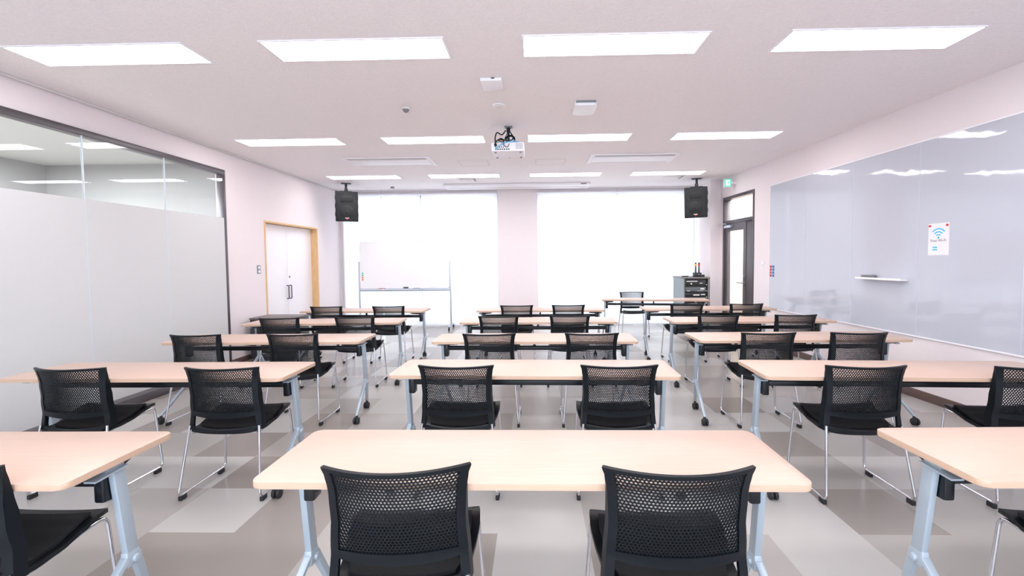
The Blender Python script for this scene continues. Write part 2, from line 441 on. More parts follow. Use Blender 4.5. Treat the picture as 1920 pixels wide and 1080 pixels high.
# roller blinds, one per bay
BL = [(-4.19, -3.29, 'white roller blind at the left end of the far window wall'),
      (-3.28, -2.44, 'white roller blind directly behind the left half of the whiteboard'),
      (-2.43, -.785, 'wide white roller blind just left of the pinkish pillar'),
      (.065, 1.77, 'wide white roller blind just right of the pinkish pillar'),
      (1.78, 3.39, 'wide white roller blind behind the rack and the lone front chair')]
for a, b, lab in BL:
    t = thing('roller_blind', lab, 'blind', (0, 0, 0), 0, 'roller blinds across the far wall')
    boxobj('blind_fabric', (a+.004, b-.004, YF-.012, YF-.0105, .035, 2.935), M['blind'], t)
    boxobj('bottom_bar', (a+.004, b-.004, YF-.018, YF-.004, .015, .037), M['white'], t, bev=.003)
    boxobj('head_box', (a+.002, b-.002, YF-.03, YF-.001, 2.93, 2.948), M['white'], t, bev=.006)

# ------------------------------------------------------------------ ceiling lights
RN = ['row nearest the camera', 'middle row', 'farthest row']
CN = ['leftmost', 'second from left', 'third from left', 'rightmost']
proto = None
for j in range(3):
    for i in range(4):
        x, y = LX0+LDX*i+LL/2, LY0+LDY*j+LW/2
        lab = 'flat white glowing ceiling light panel, %s in the %s' % (CN[i], RN[j])
        if proto is None:
            proto = thing('ceiling_light', lab, 'ceiling light', (x, y, ZC), 0, 'recessed ceiling light panels')
            bm = bmesh.new(); f = .012
            for dims in ((-LL/2-f, LL/2+f, -LW/2-f, -LW/2, -.008, .0), (-LL/2-f, LL/2+f, LW/2, LW/2+f, -.008, .0), (-LL/2-f, -LL/2, -LW/2, LW/2, -.008, .0), (LL/2, LL/2+f, -LW/2, LW/2, -.008, .0)):
                add_box(bm, *dims)
            obj('lamp_frame', bm, M['white'], proto, smooth=0)
            boxobj('lamp_diffuser', (-LL/2, LL/2, -LW/2, LW/2, -.006, -.001), M['panel'], proto)
            for sx in (-1, 1):
                for sy in (-1, 1):
                    boxobj('clip', (sx*LL/2*.965-.012, sx*LL/2*.965+.012, sy*LW/2*.62-.006, sy*LW/2*.62+.006, -.010, -.005), M['offwhite'], proto, bev=.002)
        else:
            c = copy_tree(proto); c.location = (x, y, ZC); c['label'] = lab

# ceiling air conditioners with two slots
pa = None
for x, lab in ((-2.17, 'white ceiling air conditioner with two slots, left of the projector'), (1.48, 'white ceiling air conditioner with two slots, right of the projector')):
    if pa is None:
        pa = thing('ceiling_air_conditioner', lab, 'air conditioner', (x, 6.965, ZC), 0, 'ceiling air conditioners'); t = pa
        bm = bmesh.new(); add_box(bm, -.65, .65, -.29, .29, -.018, 0, bev=.006)
        obj('fascia', bm, M['white'], t)
        boxobj('grille', (-.60, .60, -.17, .17, -.028, -.017), M['white'], t, bev=.004)
        for y in (-.215, .215):
            boxobj('air_slot', (-.58, .58, y-.032, y+.032, -.0195, -.0175), M['slot'], t)
            boxobj('louvre', (-.575, .575, y-.018, y+.006, -.024, -.0196), M['offwhite'], t)
    else:
        c = copy_tree(pa); c.location = (x, 6.965, ZC); c['label'] = lab

# access hatches in the ceiling
def hatch(cx, cy, sx, sy, lab):
    t = thing('ceiling_hatch', lab, 'ceiling hatch', (cx, cy, ZC), 0, 'ceiling access hatches')
    bm = bmesh.new(); f = .012
    for dims in ((-sx-f, sx+f, -sy-f, -sy, -.004, 0), (-sx-f, sx+f, sy, sy+f, -.004, 0), (-sx-f, -sx, -sy, sy, -.004, 0), (sx, sx+f, -sy, sy, -.004, 0)): add_box(bm, *dims)
    obj('hatch_frame', bm, M['offwhite'], t, smooth=0)
    boxobj('hatch_panel', (-sx+.005, sx-.005, -sy+.005, sy-.005, -.003, 0), M['ceiling'], t)
hatch(-.93, 7.18, .22, .2, 'faint square access hatch in the ceiling left of the projector')
hatch(.26, 7.18, .22, .2, 'faint square access hatch in the ceiling right of the projector')
def vent(cx, cy, lab):
    t = thing('ceiling_vent', lab, 'vent', (cx, cy, ZC), 0, 'small ceiling vents')
    bm = bmesh.new(); add_box(bm, -.17, .17, -.16, .16, -.012, 0, bev=.004); obj('vent_frame', bm, M['offwhite'], t)
    boxobj('vent_slot', (-.14, .14, -.135, -.12, -.0135, -.011), M['slot'], t)
    boxobj('vent_flap', (.10, .14, -.11, .13, -.0135, -.011), M['grey'], t)
vent(-1.23, 8.62, 'small square ceiling vent just left of the screen housing')
vent(2.62, 8.62, 'small square ceiling vent beside the right hand speaker')
# projection screen housing
t = thing('projector_screen_housing', 'long white housing of a pull-down screen on the far ceiling', 'screen housing', (-.34, 9.33, ZC))
bm = bmesh.new(); add_box(bm, -1.46, 1.46, -.25, .2, -.05, 0, bev=.012); obj('housing', bm, M['white'], t)
boxobj('screen_slot', (-1.40, 1.40, -.06, .04, -.052, -.049), M['offwhite'], t)
boxobj('name_plate', (1.27, 1.38, -.252, -.2495, -.038, -.018), M['ink'], t)

# small ceiling devices
t = thing('access_point', 'thin square white box on the ceiling between the near light panels', 'ceiling device', (-.35, 3.97, ZC))
boxobj('casing', (-.09, .09, -.12, .12, -.028, 0), M['white'], t, bev=.006); boxobj('connector', (.0, .03, -.123, -.119, -.012, -.003), M['slot'], t)
t = thing('access_point', 'rounded white wireless box on the ceiling, right of the round detector', 'ceiling device', (.51, 4.6, ZC))
bm = bmesh.new(); add_prism(bm, rounded_rect(.22, .31, .04), -.045, 0, bev=.008); obj('casing', bm, M['white'], t)
boxobj('mounting_plate', (-.095, .095, -.16, -.14, -.02, 0), M['grey'], t)
t = thing('smoke_detector', 'flat round white detector on the ceiling before the projector', 'detector', (-.338, 4.53, ZC))
bm = bmesh.new(); add_cyl(bm, (0, 0, -.012), (0, 0, 1), .065, .012, 28, bev=.004); obj('base', bm, M['white'], t)
bm = bmesh.new(); add_cyl(bm, (0, 0, -.02), (0, 0, 1), .03, .01, 20, bev=.003); obj('sensor', bm, M['offwhite'], t)
t = thing('occupancy_sensor', 'small beige dome sensor on the ceiling left of the round detector', 'detector', (-1.264, 4.56, ZC))
bm = bmesh.new(); add_cyl(bm, (0, 0, -.02), (0, 0, 1), .045, .02, 24, bev=.006); obj('base', bm, M['offwhite'], t)
bm = bmesh.new(); add_tube(bm, [(0, 0, -.019), (0, 0, -.03), (0, 0, -.042), (0, 0, -.05)], [.032, .03, .022, .006], 20); obj('dome', bm, M['grey'], t)
tag(boxobj('sprinkler_cap', (-.035, .035, -.035, .035, -.03, 0), M['grey'], loc=(-2.9, 9.35, ZC), bev=.008), 'tiny grey ceiling fitting right of the left hand speaker', 'ceiling device')

# projector on its pole
t = thing('projector', 'white ceiling projector with tangled black and blue cables on top', 'projector', (-.285, 5.27, ZC))
body = boxobj('body', (-.18, .18, -.17, .17, -.315, -.215), M['white'], t, bev=.012)
bm = bmesh.new()
for k in range(7): add_box(bm, -.14+k*.024, -.125+k*.024, -.173, -.169, -.300, -.287)
for k in range(5): add_box(bm, -.14+k*.022, -.13+k*.022, -.173, -.169, -.275, -.263)
obj('socket_panel', bm, M['slot'], body, smooth=0)
bm = bmesh.new()
for k in range(5):
    for q in range(4): add_box(bm, .09+k*.016, .098+k*.016, -.172, -.169, -.29+q*.016, -.282+q*.016)
obj('vent_holes', bm, M['grey'], body, smooth=0)
bm = bmesh.new()
for sx in (-1, 1):
    for sy in (-1, 1): add_cyl(bm, (sx*.14, sy*.13, -.325), (0, 0, 1), .012, .012, 12)
obj('feet', bm, M['grey'], body)
bm = bmesh.new(); add_cyl(bm, (0, .17, -.27), (0, 1, 0), .04, .03, 24, bev=.004); obj('lens', bm, M['slot'], body)
boxobj('ceiling_plate', (-.045, .045, -.04, .04, -.012, 0), M['grey'], t, bev=.004)
bm = bmesh.new(); add_tube(bm, [(0, 0, -.01), (0, 0, -.06), (0, 0, -.07), (0, 0, -.13)], [.022, .022, .014, .014], 14); add_box(bm, -.09, .09, -.06, .06, -.225, -.205, bev=.004)
add_cyl(bm, (0, 0, -.21), (0, 0, 1), .016, .09, 14)
obj('mount_pole', bm, M['blackbeam'], t)
bm = bmesh.new()
def loop(pts, r=.006): add_tube(bm, fillet(pts, .06, 6), r, 7)
loop([(-.03, -.03, -.05), (-.07, -.08, -.12), (-.12, -.14, -.09), (-.14, -.18, -.16), (-.135, -.19, -.24), (-.135, -.172, -.25)], .007)
loop([(0, -.03, -.04), (.05, -.1, -.12), (.06, -.13, -.18), (-.02, -.16, -.2), (-.08, -.17, -.17), (-.11, -.18, -.2), (-.06, -.18, -.215)])
loop([(.01, -.03, -.04), (-.03, -.12, -.15), (-.05, -.19, -.25), (0, -.2, -.285), (.02, -.16, -.22), (.0, -.12, -.19)], .004)
cx, cz = .025, -.165
for k in range(3):
    add_tube(bm, [(cx+(.045+.004*k)*math.cos(a), -.08-.008*k, cz+(.036+.004*k)*math.sin(a)) for a in [2*PI*i/20 for i in range(21)]], .005, 7, False)
for k in range(2):
    add_tube(bm, [(-.09+(.04)*math.cos(a), -.1-.01*k, -.19+.02*math.sin(a)) for a in [2*PI*i/16 for i in range(17)]], .0055, 7, False)
add_box(bm, -.148, -.122, -.2, -.172, -.262, -.235, bev=.004)
obj('black_cables', bm, M['black'], t)
bm = bmesh.new()
loop([(.02, -.02, -.06), (.07, -.1, -.19), (.13, -.13, -.205), (.05, -.15, -.205), (-.05, -.18, -.225), (-.12, -.19, -.28), (-.14, -.173, -.295)], .006)
loop([(.12, -.12, -.205), (.06, -.1, -.195), (.0, -.14, -.2), (-.04, -.175, -.23)], .006)
obj('blue_cable', bm, M['bluecable'], t)

# exit sign near the far right ceiling corner
t = thing('exit_sign', 'small green and white lit exit sign above the dark door', 'sign', (3.53, 8.45, 2.79), WANG)
boxobj('sign_case', (-.065, .065, -.02, .02, -.075, .075), M['white'], t, bev=.006)
boxobj('arm', (.065, .16, -.012, .012, -.02, .02), M['white'], t)
boxobj('green_face', (-.058, .058, -.0225, -.0195, -.068, .068), M['exitgreen'], t)
boxobj('white_field', (-.036, .040, -.0245, -.0225, -.05, .05), M['exitface'], t)
bm = bmesh.new(); add_cyl(bm, (.02, -.0275, .03), (0, 1, 0), .009, .003, 12)
add_box(bm, .006, .02, -.0275, -.0245, -.012, .02); add_box(bm, .014, .036, -.0275, -.0245, .006, .014)
add_box(bm, -.008, .01, -.0275, -.0245, -.022, -.012); add_box(bm, .014, .022, -.0275, -.0245, -.04, -.01)
obj('running_figure', bm, M['exitgreen'], t, smooth=0)

# ------------------------------------------------------------------ loudspeakers
def speaker(x, y, rz, lean, lab):
    t = thing('loudspeaker', lab, 'speaker', (x, y, ZC), rz, 'black ceiling speakers')
    bm = bmesh.new(); add_box(bm, -.09, .09, -.06, .06, -.014, 0, bev=.004); obj('ceiling_plate', bm, M['blackbeam'], t)
    bm = bmesh.new(); add_cyl(bm, (0, 0, -.16), (0, 0, 1), .022, .15, 16); add_box(bm, -.03, .03, -.03, .03, -.15, -.10, bev=.006); add_box(bm, -.11, .11, -.03, .03, -.168, -.152, bev=.004)
    obj('pole', bm, M['blackbeam'], t)
    R = Matrix.Translation((0, 0, -.16)) @ Matrix.Rotation(lean, 4, 'X')
    w2, h = .205, .575
    bm = bmesh.new()
    a = [(-w2, -.17), (w2, -.17), (w2, -.1), (w2*.62, .17), (-w2*.62, .17), (-w2, -.1)]
    add_prism(bm, a, -h, 0, bev=.012)
    for z in (-.12, -.28, -.44):
        for s in (-1, 1): add_box(bm, s*w2-.006, s*w2+.006, -.13, -.09, z-.04, z+.04, bev=.004)
    bmesh.ops.transform(bm, matrix=R, verts=bm.verts); cab = obj('cabinet', bm, M['speaker'], t)
    bm = bmesh.new()
    add_box(bm, -w2+.02, w2-.02, -.183, -.168, -h+.02, -.02, bev=.006)
    bmesh.ops.transform(bm, matrix=R, verts=bm.verts); obj('grille', bm, M['grille'], cab)
    bm = bmesh.new()
    add_tube(bm, [(0, -.19, -.39), (0, -.184, -.39)], [.115, .13], 28); add_tube(bm, [(0, -.196, -.39), (0, -.19, -.39)], [.02, .035], 16)
    bmesh.ops.transform(bm, matrix=R, verts=bm.verts); obj('woofer', bm, M['speaker'], cab)
    bm = bmesh.new(); add_box(bm, -.11, .11, -.19, -.182, -.21, -.07, bev=.006); add_box(bm, -.02, .02, -.196, -.188, -.13, -.115, bev=.004)
    for s in (-1, 1): add_cyl(bm, (s*.145, -.182, -.24), (0, -1, 0), .028, .006, 16)
    bmesh.ops.transform(bm, matrix=R, verts=bm.verts); obj('horn', bm, M['speaker'], cab)
    bm = bmesh.new()
    p = [(-.03, -.505), (.03, -.505), (0, -.54)]
    vs = [bm.verts.new((x, -.189, z)) for x, z in p]+[bm.verts.new((x, -.183, z)) for x, z in p]
    bm.faces.new(vs[:3]); 
    for i in range(3): bm.faces.new((vs[i], vs[(i+1) % 3], vs[(i+1) % 3+3], vs[i+3]))
    add_box(bm, -.034, .034, -.19, -.183, -.512, -.498, mi=1)
    bmesh.ops.transform(bm, matrix=R, verts=bm.verts); obj('badge', bm, [M['red'], M['white']], cab, smooth=0)
speaker(-3.66, 8.86, math.radians(25), math.radians(6), 'black speaker hanging from the ceiling left of the whiteboard')
speaker(3.12, 8.86, math.radians(-26), math.radians(9), 'black speaker hanging from the ceiling above the equipment rack')

# ------------------------------------------------------------------ wall board on the right wall (local frame)
t = thing('wall_board', 'long glossy pale grey glass writing board on the right wall', 'wall board', RWO, WANG)
BZ0, BZ1 = .63, 2.545
ys = [ry(v) for v in (-.2, .86, 1.77, 2.73, 3.67, 4.62, 5.52, 6.4, 7.27)]
for a, b in zip(ys, ys[1:]):
    boxobj('board_panel', (-.016, -.001, a+.002, b-.002, BZ0, BZ1), M['board'], t)
bm = bmesh.new(); add_box(bm, -.022, 0, ys[0], ys[-1], BZ1, BZ1+.012); add_box(bm, -.022, 0, ys[0], ys[-1], BZ0-.012, BZ0); add_box(bm, -.02, 0, ys[-1], ys[-1]+.01, BZ0-.012, BZ1+.012)
obj('board_edge', bm, M['white'], t, smooth=0)
for y in ys[1:-1]:
    boxobj('board_joint', (-.018, 0, y-.002, y+.002, BZ0, BZ1), M['joint'], t)
def on_right(Y, z, out=.016):
    x = rw(Y); c, s = math.cos(WANG), math.sin(WANG)
    return (x-out*c, Y-out*s, z)
# tray and eraser
t = thing('pen_tray', 'narrow white pen tray fixed to the right wall board', 'tray', on_right(5.03, 1.185), WANG)
boxobj('shelf', (-.085, 0, -.31, .31, -.012, 0), M['white'], t, bev=.003)
boxobj('lip', (-.09, -.083, -.31, .31, -.012, .012), M['white'], t, bev=.002)
t = thing('board_eraser', 'grey board eraser lying on the white wall tray', 'eraser', on_right(5.2, 1.1855, .053), WANG)
boxobj('handle', (-.028, .028, -.085, .085, .014, .036), M['grey'], t, bev=.006); boxobj('felt', (-.027, .027, -.083, .083, 0, .014), M['slot'], t, bev=.003)
# coloured magnets
names = ['topmost', 'second from top', 'third from top', 'lowest']
for c, (dy, cn) in enumerate(((7.235, 'red'), (7.165, 'blue'))):
    for k in range(4):
        z = 1.285-.047*k
        bm = bmesh.new(); add_cyl(bm, (0, 0, 0), (-1, 0, 0), .019, .012, 16, bev=.003)
        tag(obj('magnet', bm, M[cn], loc=on_right(dy, z), rotz=WANG), '%s round magnet at the far end of the wall board, %s of four' % (cn, names[k]), 'magnet', 'magnets at the end of the wall board')
# Wi-Fi notice
PY0, PY1, PZ0, PZ1 = 4.30, 4.51, 1.435, 1.735
t = thing('wifi_notice', 'white paper Wi-Fi notice with blue symbol on the wall board', 'notice', on_right((PY0+PY1)/2, (PZ0+PZ1)/2, .0165), WANG-PI/2)
# local: x runs to the right as seen from the room, -y faces the room
PW, PH = .213, .302
boxobj('paper', (-PW/2, PW/2, -.001, 0, -PH/2, PH/2), M['paper'], t)
bm = bmesh.new(); cz = .045
def arc(r, th, a0=42, a1=138, n=20):
    vs = []
    for k in range(n+1):
        a = math.radians(a0+(a1-a0)*k/n)
        vs.append([bm.verts.new((rr*math.cos(a), yy, cz-.03+rr*math.sin(a))) for rr in (r-th/2, r+th/2) for yy in (-.0022, -.0008)])
    for p, q in zip(vs, vs[1:]):
        bm.faces.new((p[0], q[0], q[2], p[2])); bm.faces.new((p[1], p[3], q[3], q[1]))
        bm.faces.new((p[2], q[2], q[3], p[3])); bm.faces.new((p[0], p[1], q[1], q[0]))
    bm.faces.new((vs[0][0], vs[0][2], vs[0][3], vs[0][1])); bm.faces.new((vs[-1][0], vs[-1][1], vs[-1][3], vs[-1][2]))
for r in (.028, .055, .083): arc(r, .011)
add_cyl(bm, (0, -.0008, cz-.03), (0, -1, 0), .0095, .0014, 18)
obj('wifi_symbol', bm, M['cyan'], t, smooth=0)
def text(name, s, size, x, z, m, parent, align='CENTER'):
    cu = bpy.data.curves.new(name, 'FONT'); cu.body = s; cu.size = size; cu.align_x = align; cu.extrude = .0004
    o = bpy.data.objects.new(name, cu); COL.objects.link(o); bpy.context.view_layer.update()
    me = bpy.data.meshes.new_from_object(o.evaluated_get(bpy.context.evaluated_depsgraph_get()))
    bpy.data.objects.remove(o); me.materials.clear(); me.materials.append(m); me.name = name
    r = bpy.data.objects.new(name, me); COL.objects.link(r); r.parent = parent
    r.location = (x, -.0016, z); r.rotation_euler = (PI/2, 0, 0)
text('heading', 'Free Wi-Fi', .037, 0, -.025, M['ink'], t)
bm = bmesh.new()
for k in range(14):
    if k != 6: add_box(bm, -.075+k*.011, -.068+k*.011, -.0016, -.0008, -.046, -.042)
obj('small_print', bm, M['offwhite'], t, smooth=0)
bm = bmesh.new()
for z in (-.076, -.099):
    add_prism(bm, [(x-.035, y) for x, y in rounded_rect(.05, .013, .005, 3)], .0008, .0016)
    for v in bm.verts:
        if v.co.z > .0005: v.co = Vector((v.co.x, -v.co.z, z+v.co.y))
obj('blue_boxes', bm, M['cyan'], t, smooth=0)
for dx, lab in ((-.088, 'red round magnet at the top left corner of the Wi-Fi notice'), (.088, 'red round magnet at the top right corner of the Wi-Fi notice')):
    c = t.location; d = Vector((math.cos(WANG-PI/2), math.sin(WANG-PI/2), 0))*dx
    bm = bmesh.new(); add_cyl(bm, (0, 0, 0), (-1, 0, 0), .011, .008, 16, bev=.002)
    tag(obj('magnet', bm, M['red'], loc=(c.x+d.x-.0012, c.y+d.y, c.z+PH/2-.022), rotz=WANG), lab, 'magnet', 'magnets holding the notice')
# switches
t = thing('light_switch', 'white switch plate on the right wall beside the dark door', 'switch', on_right(7.50, 1.30, 0), WANG)
boxobj('plate', (-.008, 0, -.036, .036, -.06, .06), M['white'], t, bev=.003); boxobj('rocker', (-.012, -.007, -.014, .014, -.03, .03), M['offwhite'], t, bev=.002)
t = thing('light_switch', 'grey two-part switch plate on the left wall beside the double door', 'switch', (XL, 6.87, 1.32))
boxobj('plate', (0, .008, -.04, .04, -.065, .065), M['grey'], t, bev=.003)
for z in (-.03, .03): boxobj('rocker', (.007, .012, -.022, .022, z-.02, z+.02), M['white'], t, bev=.002)

# ------------------------------------------------------------------ whiteboard on wheels
t = thing('whiteboard', 'wide white mobile whiteboard on castors before the blinds', 'whiteboard', (-2.705, 9.42, 0))
boxobj('board_surface', (-.92, .92, -.012, .012, .87, 1.82), M['whiteboard'], t)
bm = bmesh.new()
add_box(bm, -.935, .935, -.016, .016, 1.82, 1.835); add_box(bm, -.935, -.92, -.016, .016, .855, 1.82); add_box(bm, .92, .935, -.016, .016, .855, 1.82); add_box(bm, -.935, .935, -.016, .016, .855, .87)
obj('board_frame', bm, M['white'], t, smooth=0)
bm = bmesh.new(); add_box(bm, -.93, .93, -.08, -.01, .842, .852); add_box(bm, -.93, .93, -.084, -.076, .842, .862); obj('pen_tray', bm, M['alu'], t, smooth=0)
for s in (-1, 1):
    bm = bmesh.new(); add_box(bm, s*.955-.016, s*.955+.016, -.014, .014, .08, 1.42, bev=.004); up = obj('upright', bm, M['alu'], t)
    bm = bmesh.new(); add_box(bm, s*.955-.016, s*.955+.016, -.28, .28, .065, .095, bev=.006); obj('foot', bm, M['alu'], up)
    for y in (-.26, .26):
        bm = bmesh.new(); add_cyl(bm, (s*.955-.014, y, .03), (1, 0, 0), .03, .028, 18, bev=.004); add_cyl(bm, (s*.955, y, .03), (0, 0, 1), .008, .05, 10); obj('caster', bm, M['rubber'], up)
bm = bmesh.new(); add_box(bm, -.945, .945, -.01, .01, .80, .83); obj('crossbar', bm, M['alu'], t, smooth=0)
def wbitem(name, x, dims, m, lab, cat, z=.8535):
    tag(boxobj(name, dims, m, loc=(-2.705+x, 9.42-.045, z), bev=.004), lab, cat)
wbitem('board_eraser', .03, (-.05, .05, -.02, .02, 0, .035), M['slot'], 'dark eraser in the middle of the whiteboard tray', 'eraser')
wbitem('marker', -.47, (-.07, .07, -.008, .008, 0, .016), M['red'], 'reddish marker on the left part of the whiteboard tray', 'marker')
wbitem('marker', .26, (-.07, .07, -.008, .008, 0, .016), M['grey'], 'grey marker on the whiteboard tray right of the dark eraser', 'marker')
wbitem('board_eraser', .62, (-.06, .06, -.02, .02, 0, .06), M['white'], 'white eraser standing at the right of the whiteboard tray', 'eraser')
for k, (m, nm) in enumerate((('green', 'upper green'), ('green', 'lower green'), ('orange', 'upper orange'), ('orange', 'lower orange'))):
    bm = bmesh.new(); add_cyl(bm, (0, 0, 0), (0, -1, 0), .018, .01, 14, bev=.003)
    tag(obj('magnet', bm, M[m], loc=(-2.705-.88, 9.42-.012, 1.18-.045*k)), '%s round magnet on the left edge of the whiteboard' % nm, 'magnet', 'magnets on the whiteboard')

# ------------------------------------------------------------------ equipment rack, mic charger
t = thing('equipment_rack', 'grey steel audio equipment rack with open black front', 'rack', (3.15, 9.25, 0))
RW2 = .245
bm = bmesh.new(); add_box(bm, -RW2, -RW2+.02, -.33, .33, .05, 1.03); add_box(bm, RW2-.02, RW2, -.33, .33, .05, 1.03); add_box(bm, -RW2, RW2, .31, .33, .05, 1.03); add_box(bm, -RW2, RW2, -.33, .33, .05, .08); add_box(bm, -RW2+.02, RW2-.02, -.31, .31, 0, .05)
obj('side_panels', bm, M['rackside'], t, smooth=0)
boxobj('top', (-RW2-.012, RW2+.012, -.35, .34, 1.03, 1.06), M['rackedge'], t, bev=.004)
bm = bmesh.new(); add_box(bm, -RW2, -RW2+.02, -.345, -.33, .05, 1.03); add_box(bm, RW2-.028, RW2, -.345, -.33, .05, 1.03); obj('front_posts', bm, M['rackedge'], t, smooth=0)
bm = bmesh.new(); add_box(bm, -RW2+.02, RW2-.02, -.30, -.28, .08, 1.03)
for k in range(6):
    add_box(bm, RW2-.05, RW2-.038, -.335, -.30, .3+k*.12, .315+k*.12, mi=1)
obj('back_plane', bm, [M['rackin'], M['offwhite']], t, smooth=0)
for k, (z, h, kind) in enumerate(((.90, .10, 0), (.78, .09, 1), (.69, .07, 2), (.58, .09, 1), (.46, .10, 0), (.34, .10, 2), (.2, .12, 1))):
    u = boxobj('rack_unit', (-RW2+.03, RW2-.06, -.325, -.29, z, z+h-.008), M['rackin'] if kind != 1 else M['unitgrey'], t, bev=.003)
    bm = bmesh.new()
    if kind == 0:
        add_box(bm, -.19, .02, -.329, -.325, z+h-.03, z+h-.014); add_cyl(bm, (-.10, -.325, z+.03), (0, -1, 0), .014, .012, 14)
        for q in range(3): add_cyl(bm, (.07+q*.018, -.325, z+.04), (0, -1, 0), .008, .01, 10)
    elif kind == 1:
        add_box(bm, -.18, -.12, -.329, -.325, z+.005, z+.015); add_box(bm, .08, .15, -.329, -.325, z+.04, z+.06)
        for q in range(4): add_box(bm, .02+q*.03, .035+q*.03, -.329, -.325, z+.004, z+.014)
    else:
        add_box(bm, -.06, .06, -.329, -.325, z+.01, z+.03); add_box(bm, .09, .17, -.329, -.325, z+.02, z+.035)
    obj('unit_controls', bm, M['offwhite'], u, smooth=0)
t = thing('microphone_charger', 'black microphone charging dock on top of the rack', 'charger', (3.20, 9.0, 1.06))
boxobj('dock', (-.08, .06, -.05, .06, 0, .085), M['rackin'], t, bev=.006); boxobj('adapter', (.065, .13, -.03, .03, 0, .045), M['rackin'], t, bev=.006)
boxobj('label_plate', (-.01, .02, -.0515, -.0495, .04, .055), M['grey'], t)
for dx, m, lab in ((-.04, 'yellow', 'black wireless microphone with a yellow band in the charging dock'), (.025, 'red', 'black wireless microphone with a red band in the charging dock')):
    t = thing('microphone', lab, 'microphone', (3.20+dx, 9.0, 1.06+.085), 0, 'wireless microphones in the dock')
    bm = bmesh.new(); add_tube(bm, [(0, 0, 0), (0, 0, .03), (0, 0, .13)], [.019, .017, .012], 14); obj('handle', bm, M['slot'], t)
    bm = bmesh.new(); add_tube(bm, [(0, 0, .13), (0, 0, .14), (0, 0, .165), (0, 0, .17)], [.014, .022, .022, .018], 14); obj('band', bm, M[m], t)
    bm = bmesh.new(); add_tube(bm, [(0, 0, .17), (0, 0, .185), (0, 0, .195), (0, 0, .198)], [.018, .018, .012, .003], 14); obj('grille', bm, M['rackin'], t)
tag(boxobj('remote_control', (-.06, .06, -.03, .03, 0, .022), M['rackin'], loc=(2.97, 9.05, 1.06), bev=.005), 'small flat black box on the left of the rack top', 'remote control')

# charcoal cabinet by the left wall
t = thing('side_cabinet', 'low charcoal cabinet against the left wall behind the desks', 'cabinet', (-3.80, 6.68, 0))
bm = bmesh.new(); add_box(bm, -.32, .32, -.22, .22, .05, .60, bev=.004); add_box(bm, -.30, .30, -.2, .2, 0, .05); obj('carcass', bm, M['cabinet'], t)
bm = bmesh.new(); add_box(bm, -.33, .33, -.23, .23, .60, .625, bev=.004); obj('top', bm, M['rackedge'], t)
for a, b in ((-.315, -.003), (.003, .315)):
    dr = boxobj('door', (a, b, -.238, -.22, .06, .59), M['cabinet'], t, bev=.003)
    xx = b-.03 if a < -.1 else a+.03
    boxobj('handle', (xx-.006, xx+.006, -.25, -.238, .40, .50), M['grey'], dr, bev=.002)

